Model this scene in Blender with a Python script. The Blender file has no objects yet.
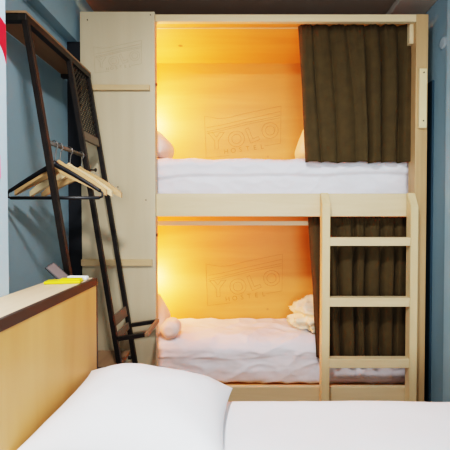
import bpy, bmesh, math, random
from mathutils import Vector, Matrix, noise
random.seed(4)
R = math.radians
scn = bpy.context.scene
col = scn.collection

# ------------------------------------------------------------------ camera
F, CX, CY, PITCH, EYE = 342.0, 240.0, 221.8, R(1.14), 1.44
cam = bpy.data.cameras.new('camera')
cam.sensor_width = 36.0
cam.lens = F / 450 * 36.0
cam.shift_x = -(CX - 225) / 450
cam.shift_y = (CY - 225) / 450
cam.clip_start = 0.05
camo = bpy.data.objects.new('camera', cam)
col.objects.link(camo)
camo.location = (0, 0, EYE)
camo.rotation_euler = (math.pi / 2 - PITCH, 0, 0)
scn.camera = camo


def at(px, py, Y):
    """world point at depth Y seen along a measured sight line"""
    a, b = (px - CX) / F, (CY - py) / F
    dy = math.cos(PITCH) + b * math.sin(PITCH)
    dz = -math.sin(PITCH) + b * math.cos(PITCH)
    t = Y / dy
    return Vector((a * t, Y, EYE + dz * t))


def zat(py, Y): return at(CX, py, Y).z
def xat(px, Y, py=215): return at(px, py, Y).x


# ------------------------------------------------------------------ materials
def srgb(r, g, b):
    f = lambda c: (c / 255 / 12.92) if c / 255 <= .04045 else ((c / 255 + .055) / 1.055) ** 2.4
    return (f(r), f(g), f(b), 1)


def base_mat(name, rough=.6, metal=0.0):
    m = bpy.data.materials.new(name)
    m.use_nodes = True
    nt = m.node_tree
    b = nt.nodes['Principled BSDF']
    b.inputs['Roughness'].default_value = rough
    b.inputs['Metallic'].default_value = metal
    return m, nt, b


def ramp(nt, stops):
    r = nt.nodes.new('ShaderNodeValToRGB')
    e = r.color_ramp.elements
    while len(e) < len(stops):
        e.new(.5)
    for el, (p, c) in zip(e, stops):
        el.position = p
        el.color = c
    return r


def coords(nt, scale=(1, 1, 1), kind='Object'):
    tc = nt.nodes.new('ShaderNodeTexCoord')
    mp = nt.nodes.new('ShaderNodeMapping')
    mp.inputs['Scale'].default_value = scale
    nt.links.new(tc.outputs[kind], mp.inputs['Vector'])
    return mp


def plain(name, c1, c2=None, rough=.6, metal=0.0, scale=6, bump=0.0, bscale=80, sheen=0.0):
    m, nt, b = base_mat(name, rough, metal)
    c2 = c2 or c1
    mp = coords(nt)
    n = nt.nodes.new('ShaderNodeTexNoise')
    n.inputs['Scale'].default_value = scale
    n.inputs['Detail'].default_value = 5
    nt.links.new(mp.outputs[0], n.inputs['Vector'])
    r = ramp(nt, [(.3, c1), (.7, c2)])
    nt.links.new(n.outputs['Fac'], r.inputs[0])
    nt.links.new(r.outputs[0], b.inputs['Base Color'])
    if bump:
        n2 = nt.nodes.new('ShaderNodeTexNoise')
        n2.inputs['Scale'].default_value = bscale
        n2.inputs['Detail'].default_value = 3
        nt.links.new(mp.outputs[0], n2.inputs['Vector'])
        bp = nt.nodes.new('ShaderNodeBump')
        bp.inputs['Strength'].default_value = bump
        bp.inputs['Distance'].default_value = .004
        nt.links.new(n2.outputs['Fac'], bp.inputs['Height'])
        nt.links.new(bp.outputs[0], b.inputs['Normal'])
    if sheen:
        b.inputs['Sheen Weight'].default_value = sheen
    return m


def wood(name, c1, c2, axis='x', scale=1.0, rough=.5, knots=0.0, kcol=None):
    m, nt, b = base_mat(name, rough)
    s = {'x': (1.2, 14, 14), 'y': (14, 1.2, 14), 'z': (14, 14, 1.2)}[axis]
    mp = coords(nt, tuple(v * scale for v in s))
    n = nt.nodes.new('ShaderNodeTexNoise')
    n.inputs['Scale'].default_value = 1.6
    n.inputs['Detail'].default_value = 6
    n.inputs['Distortion'].default_value = .6
    nt.links.new(mp.outputs[0], n.inputs['Vector'])
    r = ramp(nt, [(.3, c1), (.72, c2)])
    nt.links.new(n.outputs['Fac'], r.inputs[0])
    out = r.outputs[0]
    if knots:
        mk = coords(nt, (1, 1, 1))
        v = nt.nodes.new('ShaderNodeTexVoronoi')
        v.inputs['Scale'].default_value = knots
        nt.links.new(mk.outputs[0], v.inputs['Vector'])
        rk = ramp(nt, [(.0, (1, 1, 1, 1)), (.045, (.7, .7, .7, 1)), (.075, (0, 0, 0, 1))])
        nt.links.new(v.outputs['Distance'], rk.inputs[0])
        mx = nt.nodes.new('ShaderNodeMix')
        mx.data_type = 'RGBA'
        nt.links.new(rk.outputs[0], mx.inputs[0])
        nt.links.new(out, mx.inputs[6])
        mx.inputs[7].default_value = kcol or tuple(x * .35 for x in c1[:3]) + (1,)
        out = mx.outputs[2]
    nt.links.new(out, b.inputs['Base Color'])
    bp = nt.nodes.new('ShaderNodeBump')
    bp.inputs['Strength'].default_value = .08
    bp.inputs['Distance'].default_value = .003
    nt.links.new(n.outputs['Fac'], bp.inputs['Height'])
    nt.links.new(bp.outputs[0], b.inputs['Normal'])
    return m


M = dict(
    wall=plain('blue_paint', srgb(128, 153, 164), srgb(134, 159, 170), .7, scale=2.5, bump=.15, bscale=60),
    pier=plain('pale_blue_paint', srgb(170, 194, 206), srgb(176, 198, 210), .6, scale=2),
    ceil=plain('ceiling_paint', srgb(142, 126, 112), srgb(150, 134, 120), .8, scale=2),
    cornice=plain('cornice_paint', srgb(166, 154, 142), srgb(172, 160, 148), .8, scale=2),
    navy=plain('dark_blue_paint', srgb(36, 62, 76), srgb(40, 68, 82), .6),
    gap=plain('gap_shade', srgb(22, 24, 30), srgb(26, 28, 34), .8),
    trim=plain('pale_trim_paint', srgb(150, 178, 190), srgb(156, 184, 196), .5),
    floor=wood('floor_boards', srgb(120, 92, 66), srgb(146, 114, 84), 'y', .5, .45),
    panel=wood('pale_plywood', srgb(186, 168, 138), srgb(198, 181, 151), 'z', .25, .5, knots=2.6, kcol=srgb(120, 95, 70)),
    batten=wood('batten_wood', srgb(190, 160, 118), srgb(200, 170, 130), 'x', .6, .5),
    pine_x=wood('pine_along', srgb(210, 185, 145), srgb(220, 197, 158), 'x', .8, .5),
    pine_y=wood('pine_deep', srgb(224, 200, 158), srgb(214, 188, 144), 'y', .8, .5),
    pine_z=wood('pine_upright', srgb(196, 160, 116), srgb(178, 142, 100), 'z', .8, .5),
    ladder=wood('ladder_pine', srgb(210, 184, 140), srgb(220, 195, 152), 'z', .8, .5),
    grip=wood('grip_pine', srgb(222, 200, 154), srgb(228, 206, 162), 'z', .8, .5),
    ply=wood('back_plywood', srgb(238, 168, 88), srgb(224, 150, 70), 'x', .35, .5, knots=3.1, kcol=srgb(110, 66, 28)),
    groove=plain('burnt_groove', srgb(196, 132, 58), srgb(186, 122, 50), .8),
    groove_pale=plain('pale_groove', srgb(176, 157, 127), srgb(170, 151, 121), .8),
    sheet=plain('white_sheet', srgb(228, 228, 234), srgb(234, 234, 240), .85, scale=3, bump=.08, bscale=240),
    pillow=plain('white_pillowcase', srgb(230, 231, 234), srgb(234, 235, 238), .85, scale=3, bump=.06, bscale=240),
    towel=plain('white_terry', srgb(232, 216, 208), srgb(238, 224, 216), .95, scale=20, bump=.3, bscale=300),
    cream=plain('cream_fabric', srgb(240, 222, 190), srgb(246, 230, 200), .9, scale=10, bump=.2, bscale=150),
    olive=plain('olive_fabric', srgb(64, 50, 24), srgb(74, 58, 29), .9, scale=14, bump=.2, bscale=350),
    iron=plain('dark_iron', srgb(34, 30, 28), srgb(44, 38, 35), .45, .3, scale=12),
    mesh=plain('mesh_wire', srgb(128, 124, 110), srgb(142, 136, 120), .4, .5),
    shelf=wood('shelf_wood', srgb(146, 116, 88), srgb(132, 102, 76), 'y', .7, .55),
    slat=wood('grey_slat_wood', srgb(112, 100, 84), srgb(96, 84, 70), 'y', .8, .6),
    rod=plain('rail_metal', srgb(110, 104, 98), srgb(124, 116, 108), .35, .7),
    chrome=plain('hook_wire', srgb(120, 118, 114), srgb(132, 130, 126), .3, .9),
    black=plain('black_plastic', srgb(22, 22, 26), srgb(28, 28, 32), .4),
    hwood=wood('hanger_wood', srgb(202, 162, 114), srgb(184, 144, 98), 'x', 2, .45),
    hpale=wood('pale_hanger_wood', srgb(222, 196, 154), srgb(210, 182, 138), 'x', 2, .45),
    hbfront=wood('headboard_face', srgb(212, 164, 102), srgb(200, 148, 86), 'z', .45, .4),
    hbtop=wood('headboard_top', srgb(216, 190, 158), srgb(204, 176, 142), 'y', .6, .45),
    hbedge=plain('dark_edging', srgb(54, 38, 30), srgb(64, 46, 36), .5),
    yellow=plain('yellow_plastic', srgb(238, 214, 20), srgb(242, 218, 28), .4),
    phone=plain('brown_glass', srgb(98, 82, 80), srgb(106, 90, 88), .25),
    white=plain('white_plastic', srgb(238, 238, 234), srgb(242, 242, 238), .4),
    red=plain('red_paint', srgb(196, 20, 46), srgb(200, 24, 50), .5),
    pink=plain('pink_paint', srgb(226, 120, 160), srgb(232, 130, 168), .5),
    screw=plain('dark_screw', srgb(60, 48, 38), srgb(66, 54, 44), .5, .4),
    cover=plain('cover_plate', srgb(162, 178, 186), srgb(168, 184, 192), .5),
)

# ------------------------------------------------------------------ helpers
WLOC = {}


def link(name, me, mat, parent=None, smooth=False, recenter=True):
    if isinstance(me, bmesh.types.BMesh):
        bm = me
        me = bpy.data.meshes.new(name)
        bm.normal_update()
        bm.to_mesh(me)
        bm.free()
    o = bpy.data.objects.new(name, me)
    col.objects.link(o)
    c = Vector((0, 0, 0))
    if recenter and len(me.vertices):
        lo = Vector([min(v.co[i] for v in me.vertices) for i in range(3)])
        hi = Vector([max(v.co[i] for v in me.vertices) for i in range(3)])
        c = (lo + hi) / 2
        if parent is None:
            c.z = lo.z
        me.transform(Matrix.Translation(-c))
    for m in (mat if isinstance(mat, (list, tuple)) else [mat]):
        me.materials.append(m)
    if smooth:
        for p in me.polygons:
            p.use_smooth = True
    WLOC[o.name] = c
    if parent is not None:
        o.parent = parent
        o.location = c - WLOC[parent.name]
    else:
        o.location = c
    return o


def tag(o, label=None, cat=None, group=None, kind=None):
    if label: o['label'] = label
    if cat: o['category'] = cat
    if group: o['group'] = group
    if kind: o['kind'] = kind
    return o


def thing(name, loc, label, cat, group=None):
    o = bpy.data.objects.new(name, None)
    o.empty_display_size = .1
    col.objects.link(o)
    o.location = loc
    WLOC[o.name] = Vector(loc)
    return tag(o, label, cat, group)


def box(bm, x0, x1, y0, y1, z0, z1, bev=0.0):
    vs = [bm.verts.new((x, y, z)) for x in (x0, x1) for y in (y0, y1) for z in (z0, z1)]
    fs = []
    for q in ((0, 1, 3, 2), (4, 6, 7, 5), (0, 4, 5, 1), (2, 3, 7, 6), (0, 2, 6, 4), (1, 5, 7, 3)):
        fs.append(bm.faces.new([vs[i] for i in q]))
    if bev:
        es = {e for f in fs for e in f.edges}
        bmesh.ops.bevel(bm, geom=list(es), offset=bev, segments=2, affect='EDGES', profile=.5)
    return bm


def B(x0, x1, y0, y1, z0, z1, bev=.003):
    return box(bmesh.new(), x0, x1, y0, y1, z0, z1, bev)


def bar(bm, p0, p1, w, d, side=Vector((0, 1, 0))):
    """rectangular bar from p0 to p1; d along side, w across"""
    p0, p1 = Vector(p0), Vector(p1)
    t = (p1 - p0).normalized()
    n = t.cross(side).normalized()
    s = n.cross(t).normalized()
    vs = []
    for p in (p0, p1):
        for a, b in ((-1, -1), (1, -1), (1, 1), (-1, 1)):
            vs.append(bm.verts.new(p + n * a * w / 2 + s * b * d / 2))
    for q in ((3, 2, 1, 0), (4, 5, 6, 7), (0, 1, 5, 4), (1, 2, 6, 5), (2, 3, 7, 6), (3, 0, 4, 7)):
        bm.faces.new([vs[i] for i in q])
    return bm


def tube(bm, pts, r, seg=8, caps=True):
    pts = [Vector(p) for p in pts]
    rr = r if isinstance(r, (list, tuple)) else [r] * len(pts)
    rings = []
    ref = None
    for i, p in enumerate(pts):
        t = (pts[min(i + 1, len(pts) - 1)] - pts[max(i - 1, 0)]).normalized()
        if ref is None:
            ref = Vector((0, 0, 1)) if abs(t.z) < .9 else Vector((1, 0, 0))
        a = (ref - t * ref.dot(t)).normalized()
        ref = a
        b = t.cross(a)
        rings.append([bm.verts.new(p + (a * math.cos(2 * math.pi * k / seg) + b * math.sin(2 * math.pi * k / seg)) * rr[i])
                      for k in range(seg)])
    for i in range(len(rings) - 1):
        for k in range(seg):
            bm.faces.new((rings[i][k], rings[i][(k + 1) % seg], rings[i + 1][(k + 1) % seg], rings[i + 1][k]))
    if caps:
        bm.faces.new(rings[0][::-1])
        bm.faces.new(rings[-1])
    return bm


def prism(bm, poly, a, b, to3):
    """extrude 2-D polygon; to3(u, v, w)"""
    lo = [bm.verts.new(to3(u, v, a)) for u, v in poly]
    hi = [bm.verts.new(to3(u, v, b)) for u, v in poly]
    n = len(poly)
    bm.faces.new(lo)
    bm.faces.new(hi[::-1])
    for i in range(n):
        bm.faces.new((lo[i], hi[i], hi[(i + 1) % n], lo[(i + 1) % n]))
    bmesh.ops.recalc_face_normals(bm, faces=bm.faces[:])
    return bm


def soft_box(cx, cy, cz, sx, sy, sz, r, amp, seed, n=(90, 40, 16), freq=4.0, ridge=1.0, belly=0.0, edge_drop=0.0, lip=0.0):
    """sheeted mattress: rounded box with rumpled surface"""
    bm = bmesh.new()
    nx, ny, nz = n
    cache = {}

    def V(i, j, k):
        key = (i, j, k)
        if key in cache:
            return cache[key]
        p = Vector(((i / nx - .5) * sx, (j / ny - .5) * sy, (k / nz - .5) * sz))
        q = Vector([max(-s / 2 + r, min(s / 2 - r, c)) for s, c in zip((sx, sy, sz), p)])
        d = p - q
        if d.length > 1e-9:
            # spread grid lines in the rounding zone
            p = q + d.normalized() * r if d.length > 0 else p
        nrm = d.normalized() if d.length > 1e-9 else Vector((0, 0, 1))
        w = Vector((p.x * freq + seed, p.y * freq * 1.6, p.z * freq * 1.6 + seed * .3))
        h = noise.fractal(w, 1.0, 2.0, 4)
        g = 1 - abs(noise.noise(w * .9 + Vector((7, seed, 2)))) * 2
        p = p + nrm * (amp * (h + ridge * (g ** 3 if g > 0 else 0)))
        if lip and j < 4:
            zw = (k / nz) - .68 + .10 * noise.noise(Vector((p.x * 1.7, seed, 1))) - .04 * p.x
            sm = max(0, min(1, zw / .07 + .5))
            p.y -= lip * sm * sm * (3 - 2 * sm)
        if belly and p.z > 0:
            p.z += belly * (1 - (2 * p.x / sx) ** 2) * (1 - (2 * p.y / sy) ** 2)
        if edge_drop:
            e = max(0, (-p.y - sy / 2 + .16) / .16)
            f_ = max(0, min(1, k / nz)) ** 2
            p.z -= edge_drop * e * e * f_
        cache[key] = bm.verts.new(p + Vector((cx, cy, cz)))
        return cache[key]

    def face(a, b, c, d):
        try:
            bm.faces.new((a, b, c, d))
        except ValueError:
            pass
    for i in range(nx):
        for j in range(ny):
            face(V(i, j, nz), V(i + 1, j, nz), V(i + 1, j + 1, nz), V(i, j + 1, nz))
            face(V(i, j + 1, 0), V(i + 1, j + 1, 0), V(i + 1, j, 0), V(i, j, 0))
        for k in range(nz):
            face(V(i, 0, k), V(i + 1, 0, k), V(i + 1, 0, k + 1), V(i, 0, k + 1))
            face(V(i, ny, k + 1), V(i + 1, ny, k + 1), V(i + 1, ny, k), V(i, ny, k))
    for j in range(ny):
        for k in range(nz):
            face(V(0, j, k + 1), V(0, j + 1, k + 1), V(0, j + 1, k), V(0, j, k))
            face(V(nx, j, k), V(nx, j + 1, k), V(nx, j + 1, k + 1), V(nx, j, k + 1))
    bmesh.ops.recalc_face_normals(bm, faces=bm.faces[:])
    return bm


def pillow_bm(a, b, T, seed, n=44, pinch=.07, amp=.006, flat=.45, p=4):
    """half sizes a, b; half thickness T, in local xy"""
    bm = bmesh.new()
    top, bot = {}, {}
    for i in range(n + 1):
        for j in range(n + 1):
            u = math.sin((i / n - .5) * math.pi)
            v = math.sin((j / n - .5) * math.pi)
            x = a * u * (1 - pinch * (1 - v * v))
            y = b * v * (1 - pinch * (1 - u * u))
            t = T * (max(0, 1 - abs(u) ** p) * max(0, 1 - abs(v) ** p)) ** flat
            w = Vector((x * 5 + seed, y * 5, seed))
            nn = amp * noise.fractal(w, 1.0, 2.0, 3) * min(1, t / T * 2)
            edge = i in (0, n) or j in (0, n)
            wob = .004 * noise.noise(Vector((x * 9, y * 9, seed))) if edge else 0
            top[i, j] = bm.verts.new((x, y, t + nn + wob))
            bot[i, j] = top[i, j] if edge else bm.verts.new((x, y, -t * .8 + nn))
    for i in range(n):
        for j in range(n):
            bm.faces.new((top[i, j], top[i + 1, j], top[i + 1, j + 1], top[i, j + 1]))
            q = [bot[i, j + 1], bot[i + 1, j + 1], bot[i + 1, j], bot[i, j]]
            try:
                bm.faces.new(q)
            except ValueError:
                pass
    bmesh.ops.recalc_face_normals(bm, faces=bm.faces[:])
    return bm


def place(bm, mat):
    bmesh.ops.transform(bm, matrix=mat, verts=bm.verts[:])
    return bm


# ------------------------------------------------------------------ the room
XL, XR, ZC, YB, YR = -1.24, 1.45, 3.06, 3.5, -2.4
S = lambda n, bm, m: tag(link(n, bm, m), kind='structure')
S('floor', B(XL - .1, XR + .1, YR - .1, YB + .1, -.1, 0, 0), M['floor'])
S('ceiling', B(XL - .1, XR + .1, YR - .1, YB + .1, ZC, ZC + .1, 0), M['ceil'])
S('wall_left', B(XL - .1, XL, YR, YB, 0, ZC, 0), M['wall'])
S('wall_right', B(XR, XR + .1, YR, YB, 0, ZC, 0), M['wall'])
S('wall_back', B(XL - .1, XR + .1, YB, YB + .1, 0, ZC, 0), M['wall'])
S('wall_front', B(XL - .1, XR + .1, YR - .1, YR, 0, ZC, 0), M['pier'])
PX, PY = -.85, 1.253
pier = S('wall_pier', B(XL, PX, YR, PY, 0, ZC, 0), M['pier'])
zs = zat(48, 2.57)
ztop_gap = zs - .002
S('trim_1', B(XL, -1.165, PY, YB, zs, ZC, 0), M['wall'])              # boxed beam along the left wall
S('trim_2', B(1.17, XR, YR, YB, ZC - .05, ZC, .01), M['cornice'])      # shallow band of ceiling on the right
S('trim_3', B(XR - .02, XR, 1.2, 2.39, 0, 2.95, .003), M['trim'])      # casing at the frame's right edge
S('gap_shade_strip', B(XL, -1.135, 2.475, 2.52, 0, ztop_gap, 0), M['gap'])      # near-black strip standing in for shade in the gap beside the end panel
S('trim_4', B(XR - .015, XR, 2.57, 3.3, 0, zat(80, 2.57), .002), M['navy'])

# cover plate on the right wall
c = at(442.5, 43, 2.46)
bm = bmesh.new()
prof = [(.0, .012), (.028, .012), (.038, .008), (.042, 0)]
rings = []
for r_, h in prof[1:]:
    rings.append([bm.verts.new((XR - h, c.y + r_ * math.cos(k * math.pi / 14), c.z + r_ * math.sin(k * math.pi / 14))) for k in range(28)])
bm.faces.new(rings[0])
for a_, b_ in zip(rings, rings[1:]):
    for k in range(28):
        bm.faces.new((a_[k], a_[(k + 1) % 28], b_[(k + 1) % 28], b_[k]))
bmesh.ops.recalc_face_normals(bm, faces=bm.faces[:])
tag(link('cover_plate', bm, M['cover'], smooth=False), 'small round pale cover plate high on the blue right wall', 'cover plate')

# red and pink paint on the pale pier
def decal(name, poly, mat, label):
    bm = bmesh.new()
    prism(bm, poly, PX, PX + .002, lambda u, v, w: (w, u, v))
    return tag(link(name, bm, mat, pier), label)


cy0, cz0, ro, ri = 1.15, 1.955, .20, .105
zo = lambda y: cz0 + math.sqrt(max(0, ro ** 2 - (y - cy0) ** 2))
zi = lambda y: cz0 + .012 + math.sqrt(max(0, ri ** 2 - (y - cy0) ** 2))
ys = [cy0 - .04 + (PY - .0005 - cy0 + .04) * k / 24 for k in range(25)]
decal('painted_mark', [(y, zo(y)) for y in ys] + [(y, zi(y)) for y in ys[::-1]], M['red'],
      'red curved painted stroke on the pale pier')
z1, z2 = zat(153, 1.2), zat(179, 1.2)
decal('painted_mark', [(1.05, z1), (1.214, z1 - .005), (1.216, z2 + .01), (1.212, z2), (1.05, z2)], M['pink'],
      'pink painted patch below the red stroke')

# ------------------------------------------------------------------ bunk bed
YF = 2.47
YBK = 3.22
bunk = thing('bunk_bed', (.1, 2.9, 0), 'pale pine built-in double bunk bed with plywood end panel and two lit berths', 'bunk bed')
P = lambda n, bm, m, par=None, sm=False: link(n, bm, m, par or bunk, sm)
xpr = xat(155.5, 2.45)
xpl = xat(81.5, 2.45)
ztop = zat(14, YF)
ptop = zat(11.5, 2.45)
panel = P('end_panel', B(xpl, xpr, 2.45, 2.515, 0, ptop, .003), M['panel'])
for y0, y1, xa, xb in ((84.5, 90, 90, 150.5), (259.5, 266, 84, 152)):
    bt = P('batten', B(xat(xa, 2.44) - .02, xat(xb, 2.44), 2.428, 2.45, zat(y1, 2.43), zat(y0, 2.43), .003), M['batten'], panel)
xo = xat(426.5, YF)
xi = xat(414.5, YF)
post = P('post', B(xi, xo, YF, YF + .1, 0, ztop, .004), M['pine_z'])
P('cleat', B(xi - .03, xi, YF + .036, YF + .075, zat(41, YF), ztop - .024, .003), M['pine_x'])
P('top_rail', B(xpr, xi, YF, YF + .035, zat(21.5, YF), ztop - .002, .003), M['pine_x'])
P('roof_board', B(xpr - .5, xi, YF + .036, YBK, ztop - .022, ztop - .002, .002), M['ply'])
zr1, zr0 = zat(193.5, YF), zat(216.5, YF)
P('upper_side_rail', B(xpr, xi, YF, YF + .035, zr0, zr1, .004), M['pine_x'])
P('upper_base_board', B(xpl + .02, xi, YF + .037, YBK, zr0 + .005, zr0 + .035, .002), M['ply'])
zl1 = zat(387, YF)
P('lower_side_rail', B(xpr, xi, YF, YF + .035, 0.02, zl1, .004), M['pine_x'])
P('lower_base_board', B(xpl + .02, xi, YF + .037, YBK, .08, .11, .002), M['ply'])
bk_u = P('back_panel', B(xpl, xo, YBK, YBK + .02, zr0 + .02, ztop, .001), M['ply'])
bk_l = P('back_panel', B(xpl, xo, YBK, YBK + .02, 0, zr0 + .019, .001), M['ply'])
P('side_panel', B(xpl, xpl + .02, 2.516, YBK, 0, ztop - .03, .001), M['ply'])
P('side_panel', B(xo - .02, xo, YF + .101, YBK, 0, ztop - .03, .001), M['ply'])
# curtain rails of the berths
for ya, yb in ((23.3, 26.5), (221, 225.6)):
    P('curtain_rail', B(xpr - .05, xi + .05, 2.605, 2.62, zat(yb, 2.585), zat(ya, 2.585), .003), M['pine_x'])
# handgrip with screws
zh0, zh1 = zat(128, YF - .02), zat(68.5, YF - .02)
grip = P('grip', B(xat(418, YF - .02), xat(425.6, YF - .02), YF - .024, YF, zh0, zh1, .004), M['grip'])
for z in (zh0 + .05, zh1 - .03):
    bm = bmesh.new()
    xg = xat(422, YF - .02)
    tube(bm, [(xg, YF - .029, z), (xg, YF - .025, z)], .005, 8)
    P('screw', bm, M['screw'], grip)
# screws on the end panel and two dark bolts in its inner edge
for px, py in ((87.5, 20), (150.5, 15), (118, 187), (146, 200)):
    q = at(px, py, 2.45)
    bm = bmesh.new()
    tube(bm, [(q.x, 2.447, q.z), (q.x, 2.451, q.z)], .0045, 8)
    P('screw', bm, M['screw'], panel)
for py in (84, 235):
    z = zat(py, 2.47)
    bm = bmesh.new()
    tube(bm, [(xpr - .002, 2.48, z), (xpr + .008, 2.48, z)], .012, 10)
    P('bolt', bm, M['screw'], panel)


# engraved logo
def text_mesh(body, size, outline, depth):
    cu = bpy.data.curves.new('lettering', 'FONT')
    cu.body = body
    cu.size = size
    cu.align_x = 'CENTER'
    cu.align_y = 'CENTER'
    if outline:
        cu.fill_mode = 'NONE'
        cu.bevel_depth = depth
        cu.bevel_resolution = 0
        cu.offset = size * .035
    else:
        cu.extrude = depth
        cu.offset = -size * .012
    o = bpy.data.objects.new('lettering', cu)
    col.objects.link(o)
    dg = bpy.context.evaluated_depsgraph_get()
    me = bpy.data.meshes.new_from_object(o.evaluated_get(dg))
    col.objects.unlink(o)
    bpy.data.objects.remove(o)
    return me


def logo(parent, x0, z0, w, yface, mat, lw=.0022):
    """x0, z0: lower-left corner; w: width. drawn in the 450x350 crop units of the carved sign"""
    s = w / 385.0
    def T(u, v): return Vector((x0 + (u - 30) * s, yface, z0 + (303 - v) * s))
    bm = bmesh.new()
    lines = [[(30, 95), (38, 303)], [(30, 95), (100, 107), (150, 103), (230, 82), (412, 45)], [(412, 45), (410, 230), (330, 243)],
             [(38, 303), (155, 290)], [(42, 152), (110, 140), (230, 112), (408, 72)],
             [(42, 172), (110, 158), (230, 128), (408, 92)], [(42, 182), (110, 168), (240, 136), (408, 103)]]
    for ln in lines:
        for a_, b_ in zip(ln, ln[1:]):
            bar(bm, T(*a_), T(*b_), lw, .0016)
    me = bpy.data.meshes.new('engraved_logo')
    bm.to_mesh(me)
    bm.free()
    parts = [me]
    for ch, u, v, sz, rot in (('Y', 90, 222, 108, 2), ('O', 190, 212, 100, 8), ('L', 268, 190, 100, 22), ('O', 358, 170, 100, 10)):
        tm = text_mesh(ch, sz * s, True, lw * .5)
        mt = Matrix.Translation(T(u, v)) @ Matrix.Rotation(math.pi / 2, 4, 'X') @ Matrix.Rotation(R(rot), 4, 'Z')
        tm.transform(mt)
        parts.append(tm)
    for k, ch in enumerate('HOSTEL'):
        tm = text_mesh(ch, 33 * s, False, .0008)
        u, v = 138 + k * 36, 272 - k * 5.0
        tm.transform(Matrix.Translation(T(u, v)) @ Matrix.Rotation(math.pi / 2, 4, 'X') @ Matrix.Rotation(R(8), 4, 'Z'))
        parts.append(tm)
    bm = bmesh.new()
    for p in parts:
        bm.from_mesh(p)
    return P('engraved_logo', bm, mat, parent)


p0, p1 = at(206, 305.5, YBK), at(283, 300, YBK)
logo(bk_l, p0.x, p0.z, p1.x - p0.x, YBK - .0006, M['groove'])
p0, p1 = at(204.5, 158, YBK), at(281.5, 150, YBK)
logo(bk_u, p0.x, p0.z, p1.x - p0.x, YBK - .0006, M['groove'])
p0, p1 = at(94, 73, 2.45), at(142, 70, 2.45)
logo(panel, p0.x, p0.z, p1.x - p0.x, 2.4496, M['groove_pale'], .0014)

# ------------------------------------------------------------------ berth mattresses
def mattress(name, zb, zt, y0, r, amp, seed, label, drop, lip):
    xa, xb, yb_ = xpl + .03, xo - .03, YBK - .015
    bm = soft_box((xa + xb) / 2, (y0 + yb_) / 2, (zb + zt) / 2, xb - xa, yb_ - y0, zt - zb, r, amp, seed,
                  n=(150, 50, 36), freq=5.0, ridge=.8, edge_drop=drop, lip=lip)
    return tag(link(name, bm, M['sheet'], smooth=True), label, 'mattress')


zm_u = zat(157.5, 2.58)
mattress('bunk_mattress', zr0 + .044, zm_u + .008, 2.63, .045, .010, 3.1, 'white-sheeted mattress on the upper berth of the bunk', .015, .02)
zm_l = zat(318, 3.2)
mattress('bunk_mattress', .12, zm_l, 2.63, .05, .012, 8.7, 'white-sheeted mattress on the lower berth of the bunk', .045, .005)

# ------------------------------------------------------------------ curtains
def curtain(name, xt, xb, zt, zb, y, seed, label, nf=9, amp=.016):
    rnd = random.Random(seed)
    nx, nz = 260, 70
    folds = sorted([(i + .5 + rnd.uniform(-.3, .3)) / nf for i in range(nf)])
    wid = [rnd.uniform(.16, .42) / nf for _ in folds]
    hgt = [rnd.uniform(.5, 1.25) for _ in folds]
    drift = [rnd.uniform(-.05, .05) for _ in folds]
    bm = bmesh.new()
    g = {}
    for j in range(nz + 1):
        v = j / nz                      # 0 top .. 1 bottom
        for i in range(nx + 1):
            u = i / nx
            grow = min(1, .3 + v * 2.6)
            wu = u + .09 * noise.noise(Vector((u * 2.3, v * .6, seed))) + .035 * noise.noise(Vector((u * 6.3, v * .5, seed + 2)))
            ph = math.pi * nf * wu
            mask = max(.08, min(1.1, .55 + 1.3 * noise.noise(Vector((u * 3.4, v * .35, seed + 9)))))
            f = .55 + mask * (1 - (1 - abs(math.sin(ph))) ** 1.6 * 1.5 - .45)
            f += .3 * noise.noise(Vector((u * 4, v * 1.5, seed))) + .10 * mask * math.sin(ph * 3.3 + seed + v * 2)
            gather = .35 * math.sin(u * nf * 17 + 2 * math.sin(u * 21 + seed)) * max(0, 1 - v * 7)
            gather += .25 * noise.noise(Vector((u * 60, v * 3, seed))) * max(0, 1 - v * 3)
            yy = y - .078 * math.tanh(max(0, amp * (f * grow + .22 * gather)) / .078)
            x = (xt[0] + (xt[1] - xt[0]) * u) * (1 - v) + (xb[0] + (xb[1] - xb[0]) * u) * v
            x += .006 * noise.noise(Vector((u * 5, v * 3, seed + 4)))
            z = zt + (zb - zt) * v + (.012 * noise.noise(Vector((u * 9, 0, seed))) + .006 * (f - .6)) * v ** 4
            z += .006 * noise.noise(Vector((u * 70, seed, 0))) * (1 - v) ** 20
            g[i, j] = bm.verts.new((x, yy, z))
    for j in range(nz):
        for i in range(nx):
            bm.faces.new((g[i, j + 1], g[i + 1, j + 1], g[i + 1, j], g[i, j]))
    bm.normal_update()
    o = tag(link(name, bm, M['olive'], smooth=True), label, 'curtain')
    sm = o.modifiers.new('thickness', 'SOLIDIFY')
    sm.thickness = .002
    return o


YC = 2.59
curtain('bunk_curtain', (xat(297, YC), xat(412.5, YC)), (xat(304.5, YC), xat(412, YC)), zat(20, YC), zat(162, 2.545), YC, 5,
        'olive brown gathered curtain drawn across the right of the upper berth', 7, .08)
curtain('bunk_curtain', (xat(308, YC), xat(408.5, YC)), (xat(317, YC), xat(408.5, YC)), zat(217, YC), zat(359, 2.545), YC, 23,
        'olive brown gathered curtain hanging behind the ladder in the lower berth', 7, .075)

# ------------------------------------------------------------------ ladder
lad = thing('bunk_ladder', (.92, 2.43, 0), 'pale pine ladder with slanted rail tops, in front of the lower curtain', 'ladder')
ly0, ly1 = 2.395, 2.462
def lrail(px0, px1, zt_rear, zt_front):
    x0, x1 = xat(px0, ly0), xat(px1, ly0)
    bm = bmesh.new()
    prism(bm, [(ly0, 0), (ly1, 0), (ly1, zt_rear), (ly1 - .015, zt_rear), (ly0, zt_front)], x0, x1, lambda u, v, w: (w, u, v))
    bmesh.ops.bevel(bm, geom=bm.edges[:], offset=.003, segments=2, affect='EDGES')
    return link('rail', bm, M['ladder'], lad)


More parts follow.
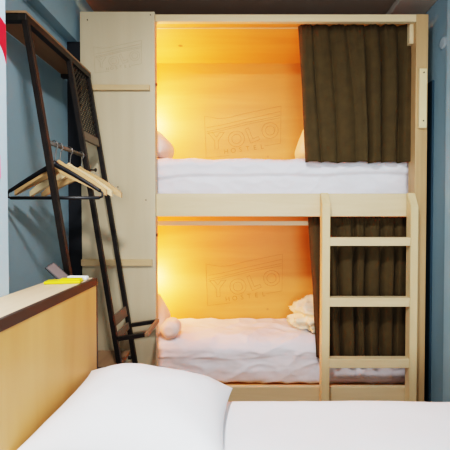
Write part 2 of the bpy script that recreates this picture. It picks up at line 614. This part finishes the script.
lrail(322.3, 330.3, zat(193, ly1), zat(205, ly0))
lrail(411, 418.6, zat(193, ly1), zat(207, ly0))
rx0, rx1 = xat(330.3, ly0), xat(411, ly0)
for ya, yb in ((237.5, 246), (298, 307), (359.5, 368.5), (423, 432)):
    link('rung', B(rx0, rx1, ly0 + .004, ly1 - .004, zat(yb, ly0), zat(ya, ly0), .003), M['pine_x'], lad)

# ------------------------------------------------------------------ soft things in the berths
def soft(name, bm, mat, label, cat, group=None):
    return tag(link(name, bm, mat, smooth=True), label, cat, group)


# upper left pillow propped near the lamp
bm = pillow_bm(.19, .20, .10, 2.2, pinch=-.12)
place(bm, Matrix.Translation((-.755, 2.86, zm_u + .19)) @ Matrix.Rotation(R(40), 4, 'Y') @ Matrix.Rotation(R(4), 4, 'X'))
soft('pillow', bm, M['towel'], 'rounded pale pillow at the left end of the upper berth', 'pillow')
# upper right pillow half behind the curtain
bm = pillow_bm(.18, .24, .085, 6.2, pinch=-.05)
place(bm, Matrix.Translation((.60, 2.90, zm_u + .205)) @ Matrix.Rotation(R(-68), 4, 'Y'))
soft('pillow', bm, M['cream'], 'cream pillow half hidden by the upper curtain', 'pillow')
# lower left pillow and rolled towel
bm = pillow_bm(.155, .20, .09, 9.1)
place(bm, Matrix.Translation((-.725, 2.86, zm_l + .15)) @ Matrix.Rotation(R(62), 4, 'Y'))
soft('pillow', bm, M['towel'], 'pale pillow propped at the left end of the lower berth', 'pillow')


def roll(cx, cy, cz, r, L):
    bm = bmesh.new()
    # spiral section extruded along depth, with soft rounded ends
    prof = []
    for i in range(13):
        a = i / 12
        t = (a - .5) * 2
        rr = r * (1 - abs(t) ** 6 * .35)
        prof.append((cy + t * L / 2, rr))
    seg = 40
    rings = []
    for y, rr in prof:
        ring = []
        for k in range(seg):
            th = 2 * math.pi * k / seg
            q = rr * (1 + .04 * (k / seg) + .02 * noise.noise(Vector((y * 9, math.cos(th) * 2, math.sin(th) * 2))) + .06 * noise.noise(Vector((5, math.cos(th) * 1.3, math.sin(th) * 1.3))))
            ring.append(bm.verts.new((cx + q * math.cos(th), y, cz + q * .92 * math.sin(th))))
        rings.append(ring)
    for a_, b_ in zip(rings, rings[1:]):
        for k in range(seg):
            bm.faces.new((a_[k], a_[(k + 1) % seg], b_[(k + 1) % seg], b_[k]))
    # end with a visible spiral dip
    for ring, s in ((rings[0], 1), (rings[-1], -1)):
        cur = ring
        cy_ = sum(v.co.y for v in ring) / seg
        for m_, (f_, dy) in enumerate(((.8, -.008), (.68, -.008), (.5, -.011), (.4, -.007), (.2, -.009))):
            nxt = [bm.verts.new((cx + (v.co.x - cx) * f_, cy_ + s * dy, cz + (v.co.z - cz) * f_)) for v in ring]
            for k in range(seg):
                bm.faces.new((cur[k], cur[(k + 1) % seg], nxt[(k + 1) % seg], nxt[k]))
            cur = nxt
        bm.faces.new(cur)
    bmesh.ops.recalc_face_normals(bm, faces=bm.faces[:])
    return bm


q = at(172.5, 331, 2.72)
soft('rolled_towel', roll(-.55, 2.71, zm_l + .072, .076, .15), M['towel'], 'pale rolled towel lying before the lower left pillow', 'towel')


def crumple(cx, cy, cz, sx, sy, sz, seed, amp):
    bm = bmesh.new()
    bmesh.ops.create_icosphere(bm, subdivisions=5, radius=1)
    for v in bm.verts:
        n_ = v.co.normalized()
        w = n_ * 2.2 + Vector((seed, 0, 0))
        g = 1 - abs(noise.noise(w)) * 2
        g2 = 1 - abs(noise.noise(w * 2.3)) * 2
        d = 1 + amp * (g + .5 * g2 - .6)
        p = n_ * d
        p.z = max(p.z, -.55)
        v.co = Vector((cx + p.x * sx, cy + p.y * sy, cz + p.z * sz))
    return bm


soft('blanket', crumple(.70, 2.93, zm_l + .102, .25, .2, .15, 3.3, .3), M['cream'],
     'crumpled cream blanket heaped at the right of the lower berth', 'blanket')

# ------------------------------------------------------------------ clothes rack
K, XT, ZT = .158, -1.045, 2.41
fx = lambda z: XT + (ZT - z) * K
RY = (1.68, 2.10, 2.36)
rack = thing('clothes_rack', (-.95, 2.02, 0), 'leaning dark iron clothes rack with wooden top shelf, on the left wall', 'clothes rack')
RK = lambda n, bm, m, par=None, sm=False: link(n, bm, m, par or rack, sm)
for y in RY:
    bm = bmesh.new()
    bar(bm, (fx(0) , y, 0), (fx(ZT), y, ZT), 0.028, .030)
    bmesh.ops.bevel(bm, geom=bm.edges[:], offset=.003, segments=2, affect='EDGES')
    RK('leg', bm, M['iron'])
XB = XL + .02
bm = bmesh.new()
box(bm, fx(ZT) - .017, fx(ZT) + .017, RY[0] - .018, RY[2] + .018, ZT - .034, ZT, .002)
RK('top_bar', bm, M['iron'])
for y in (RY[0], RY[2]):
    RK('shelf_bracket', B(XB, fx(ZT) - .018, y - .015, y + .015, ZT - .034, ZT - .001, .002), M['iron'])
RK('top_shelf', B(XB, fx(ZT) + .017, RY[0] - .018, RY[2] + .018, ZT + .001, ZT + .013, .002), M['shelf'])
RK('shelf_lining', B(XB + .002, fx(ZT) - .019, RY[0] + .016, RY[2] - .016, ZT - .012, ZT, .001), M['shelf'])
# wire mesh between the far legs
zm0, zm1 = 1.965, ZT - .034
ya, yb = RY[1] + .018, RY[2] - .018
bm = bmesh.new()
H, W = zm1 - zm0, yb - ya
step = .03
k = -H
while k < W:
    for sgn in (1, -1):
        t0, t1 = max(0, -k), min(H, W - k)
        if t1 - t0 > .006:
            a0, a1 = k + t0, k + t1
            f_ = (lambda a: ya + a) if sgn > 0 else (lambda a: yb - a)
            bar(bm, (fx(zm0 + t0), f_(a0), zm0 + t0), (fx(zm0 + t1), f_(a1), zm0 + t1), .008 if sgn > 0 else .004, .003, Vector((1, 0, K)))
    k += step
RK('wire_mesh', bm, M['iron'])


def plank(z0, z1, y0, y1, mat, th=.016, off=0):
    bm = bmesh.new()
    zc = (z0 + z1) / 2
    bar(bm, (fx(zc) + off, y0, zc), (fx(zc) + off, y1, zc), z1 - z0, th, Vector((1, 0, K)))
    return bm


RK('crossbar', plank(1.905, 1.96, ya, yb, None), M['slat'])
RK('crossbar', plank(.745, .81, ya, yb, None), M['slat'])
RK('crossbar', plank(.655, .70, ya, yb, None), M['slat'])
# tray frame standing out from the far legs, square to the lean
zt_ = .675
base = Vector((fx(zt_) + .018, 0, zt_))
out = Vector((math.cos(math.atan(K)), 0, math.sin(math.atan(K)))) * .18
tray = RK('tray_edge', bar(bmesh.new(), base + out + Vector((0, RY[1] - .013, 0)), base + out + Vector((0, RY[2] + .013, 0)), .022, .022, Vector((0, 0, 1))), M['shelf'])
for y in (RY[1], RY[2]):
    RK('tray_arm', bar(bmesh.new(), base + Vector((0, y, 0)), base + out * .94 + Vector((0, y, 0)), .024, .024), M['iron'], tray)
RK('lower_shelf', B(XB, fx(.5) - .018, RY[1] + .002, RY[2] - .002, .475, .5, .002), M['shelf'])
RK('shelf_bracket', B(XB, fx(.49) - .018, RY[1] - .015, RY[1] + .001, .47, .498, .001), M['iron'])
bm = bmesh.new()
tube(bm, [(fx(.46) - .03, RY[2] - .03, .46), (fx(.46) - .01, RY[2] - .03, .46)], .012, 10)
RK('bolt', bm, M['iron'])
# hanging rail and peg
ZR = 1.80
bm = bmesh.new()
XRD = fx(ZR)
tube(bm, [(XRD, RY[0] + .018, ZR), (XRD, RY[1] - .018, ZR)], .011, 12)
RK('hanging_rail', bm, M['rod'], None, True)
q = at(92, 170, RY[1])
bm = bmesh.new()
tube(bm, [(fx(q.z) + .018, RY[1], q.z), (fx(q.z) + .045, RY[1], q.z), (fx(q.z) + .047, RY[1], q.z), (fx(q.z) + .055, RY[1], q.z)], [.005, .005, .011, .011], 10)
RK('peg', bm, M['iron'])

# ------------------------------------------------------------------ hangers
def hook_pts(neck):
    r = .024
    pts = [(0, 0, neck), (0, 0, neck + .012), (.004, 0, neck + .022)]
    c0 = (0, 0, .0)     # rail centre is origin
    for i in range(13):
        a = R(-60) + R(240) * i / 12
        pts.append((r * .8 * math.cos(a), 0, -.007 + r * math.sin(a)))
    return pts


def hanger(name, label, mat, barred, spread=.235):
    root = thing(name, (0, 0, 0), label, 'hanger', 'wooden hangers on the rack rail' if not barred else None)
    bm = bmesh.new()
    neck = -.095
    n = 40
    if not barred:
        rows = []
        for i in range(n + 1):
            u = i / n * 2 - 1
            x = u * spread
            z = neck - .02 - .125 * abs(u) ** 1.25 + (.012 if abs(u) < .12 else 0) * (1 - abs(u) / .12)
            h = .066 * (1 - .5 * abs(u) ** 2)
            yb_ = .02 * abs(u) ** 2
            th = .011
            rows.append([bm.verts.new((x, yb_ + a_, z + b_)) for a_, b_ in ((-th, -h / 2), (th, -h / 2), (th, h / 2 - .004), (.003, h / 2), (-.003, h / 2), (-th, h / 2 - .004))])
        for a_, b_ in zip(rows, rows[1:]):
            for k_ in range(6):
                bm.faces.new((a_[k_], a_[(k_ + 1) % 6], b_[(k_ + 1) % 6], b_[k_]))
        bm.faces.new(rows[0][::-1])
        bm.faces.new(rows[-1])
        bmesh.ops.recalc_face_normals(bm, faces=bm.faces[:])
        link('shoulder_bar', bm, mat, root)
    else:
        pts = []
        for i in range(n + 1):
            u = i / n * 2 - 1
            pts.append((u * spread, 0, neck - .008 - .135 * abs(u) ** 1.1))
        rr = [.013 - .004 * abs(i / n * 2 - 1) for i in range(n + 1)]
        tube(bm, pts, rr, 10)
        # end loops and trouser bar
        for s in (-1, 1):
            tube(bm, [(s * spread, 0, neck - .143), (s * (spread + .012), 0, neck - .155), (s * (spread + .01), 0, neck - .172), (s * (spread - .01), 0, neck - .178)], .006, 8)
        tube(bm, [(-spread + .005, 0, neck - .178), (spread - .005, 0, neck - .178)], .0085, 8)
        link('shoulder_bar', bm, mat, root, True)
        bm2 = bmesh.new()
        tube(bm2, [(0, 0, neck - .014), (0, 0, neck + .002), (0, 0, neck + .01)], [.022, .018, .009], 10)
        link('collar', bm2, mat, root, True)
    hk = bmesh.new()
    tube(hk, hook_pts(neck - .004), .0028, 8)
    link('hook', hk, M['chrome'], root, True)
    return root


bh = hanger('clothes_hanger', 'black plastic hanger with a trouser bar, nearest on the rail', M['black'], True)
bh.location = (XRD + .005, 1.745, ZR)
bh.rotation_euler = (0, 0, R(-2))
wh = hanger('clothes_hanger', 'brown wooden hanger directly behind the black hanger', M['hwood'], False)
wh.location = (XRD, 1.80, ZR)
wh.rotation_euler = (0, 0, R(3))
for y, rz, lb, mt in ((1.905, -3, 'palest wooden hanger, between two browner ones on the rail', 'hpale'),
                      (2.04, 2, 'wooden hanger furthest along the rail, beside the mesh panel', 'hwood')):
    c_ = wh.copy()
    col.objects.link(c_)
    c_.location = (XRD, y, ZR)
    c_.rotation_euler = (0, 0, R(rz))
    c_['label'] = lb
    for ch in wh.children:
        d_ = ch.copy()
        if ch.name.startswith('shoulder'):
            d_.data = ch.data.copy()
            d_.data.materials[0] = M[mt]
        col.objects.link(d_)
        d_.parent = c_

# ------------------------------------------------------------------ headboard
HX0, HX1, HY0, HY1 = PX + .003, -.664, .15, 1.585
HZ = zat(277.5, 1.585)
hb = thing('headboard', ((HX0 + HX1) / 2, .9, 0), 'boxed wooden headboard with dark edging, at the head of the white bed', 'headboard')
HB = lambda n, bm, m: link(n, bm, m, hb)
HB('body', B(HX0, HX1 - .012, HY0, HY1 - .012, 0, HZ - .012, 0), M['hbtop'])
HB('front_panel', B(HX1 - .012, HX1, HY0, HY1 - .012, 0, HZ - .034, .001), M['hbfront'])
HB('top_board', B(HX0, HX1 - .014, HY0, HY1 - .006, HZ - .012, HZ, .001), M['hbtop'])
bm = bmesh.new()
box(bm, HX1 - .014, HX1 + .002, HY0, HY1, HZ - .034, HZ + .001, .002)
HB('edge_strip', bm, M['hbedge'])
HB('edge_strip', B(HX1 - .012, HX1 + .001, HY1 - .012, HY1, 0, HZ - .035, .001), M['hbedge'])

# ------------------------------------------------------------------ bed
BZ = .62
BY1 = at(300, 401, 1.52).y
bx0, bx1, by0, by1 = HX1 + .012, 1.32, .62, 1.525
bb = thing('bed', ((bx0 + bx1) / 2, (by0 + by1) / 2, 0), 'wooden single bed base under the white foreground mattress', 'bed')
link('frame', B(bx0, bx1, by0 + .01, by1 - .01, .22, .34, .006), M['pine_x'], bb)
for x in (bx0 + .06, bx1 - .06):
    for y in (by0 + .07, by1 - .07):
        link('leg', B(x - .035, x + .035, y - .035, y + .035, 0, .22, .004), M['pine_z'], bb)
bm = soft_box((bx0 + bx1) / 2, (by0 + by1) / 2, .35 + (BZ - .35) / 2, bx1 - bx0, by1 - by0, BZ - .35, .05, .004, 5.5,
              n=(100, 50, 14), freq=3, ridge=.3)
soft('bed_mattress', bm, M['pillow'], 'white-covered mattress of the foreground bed beside the headboard', 'mattress')

# big pillow against the headboard
a_, b_ = .315, .265
bm = pillow_bm(a_, b_, .138, 1.7, n=60, pinch=.09, amp=.008, flat=.55, p=2.4)
place(bm, Matrix.Translation((-.345, 1.235, .712)) @ Matrix.Rotation(R(7), 4, 'Y'))
soft('bed_pillow', bm, M['pillow'], 'large plump white pillow on the foreground bed against the headboard', 'pillow')

# ------------------------------------------------------------------ small things on the headboard
q0, q1 = at(44, 285, 1.5), at(80, 283, 1.5)
yc = thing('yellow_case', (-.79, 1.47, HZ), 'flat bright yellow plastic case lying on the headboard top', 'case')
bm = place(B(-.072, .072, -.026, .026, 0, .012, .004), Matrix.Translation((-.752, 1.455, HZ + .0005)) @ Matrix.Rotation(R(9), 4, 'Z'))
link('tray', bm, M['yellow'], yc)
bm = place(B(-.042, .042, -.021, .021, 0, .006, .002), Matrix.Translation((-.725, 1.46, HZ + .0127)) @ Matrix.Rotation(R(9), 4, 'Z'))
link('lid', bm, M['yellow'], yc)
# dark slab propped at an angle behind the case
ph = thing('phone', (-.83, 1.50, HZ), 'dark brown phone-like slab tilted up behind the yellow case', 'phone')
mt = Matrix.Translation((-.808, 1.512, HZ + .034)) @ Matrix.Rotation(R(42), 4, 'Y') @ Matrix.Rotation(R(38), 4, 'X')
link('body', place(B(-.052, .052, -.024, .024, -.004, .004, .003), mt), M['black'], ph)
link('screen', place(B(-.045, .045, -.018, .018, .0042, .005, .0), mt), M['phone'], ph)
cb = thing('charger', (-.73, 1.52, HZ), 'small white and black gadget just behind the yellow case', 'gadget')
link('body', place(B(-.045, .045, -.014, .014, 0, .018, .006), Matrix.Translation((-.725, 1.525, HZ + .0005)) @ Matrix.Rotation(R(-4), 4, 'Z')), M['white'], cb)
link('clip', place(B(-.03, .03, -.006, .006, 0, .008, .003), Matrix.Translation((-.735, 1.502, HZ + .0005)) @ Matrix.Rotation(R(-10), 4, 'Z')), M['black'], cb)

# ------------------------------------------------------------------ light
def lamp(name, kind, loc, energy, color, size=.1, target=None, size_y=None, spread=None):
    l = bpy.data.lights.new(name, kind)
    l.energy = energy
    l.color = color
    if kind == 'AREA':
        l.size = size
        if size_y:
            l.shape = 'RECTANGLE'
            l.size_y = size_y
        if spread:
            l.spread = spread
    else:
        l.shadow_soft_size = size
    o = bpy.data.objects.new(name, l)
    col.objects.link(o)
    o.location = loc
    if target:
        o.rotation_euler = (Vector(target) - Vector(loc)).to_track_quat('-Z', 'Y').to_euler()
    return o


lamp('rear_fill_light', 'AREA', (.35, -2.1, 1.5), 52, (.96, .98, 1.0), 1.0, (-.2, 2.2, 1.1), 1.0)  # unseen soft area light added behind the camera, no window stands there
lamp('ceiling_light', 'AREA', (-.22, .45, 3.0), 48, (.97, .985, 1.0), .22, (.0, .8, 0), .22)
WARM = (1.0, .58, .27)
lamp('berth_lamp_upper', 'POINT', (-.86, 3.0, zat(112, 3.0)), 29, WARM, .06)
lamp('berth_lamp_lower', 'POINT', (-.86, 3.0, zat(284, 3.0)), 26, WARM, .06)

w = bpy.data.worlds.new('world')
scn.world = w
w.use_nodes = True
w.node_tree.nodes['Background'].inputs[0].default_value = (.5, .55, .6, 1)
w.node_tree.nodes['Background'].inputs[1].default_value = .3
scn.view_settings.view_transform = 'Filmic'
scn.view_settings.look = 'High Contrast'
scn.view_settings.exposure = .38
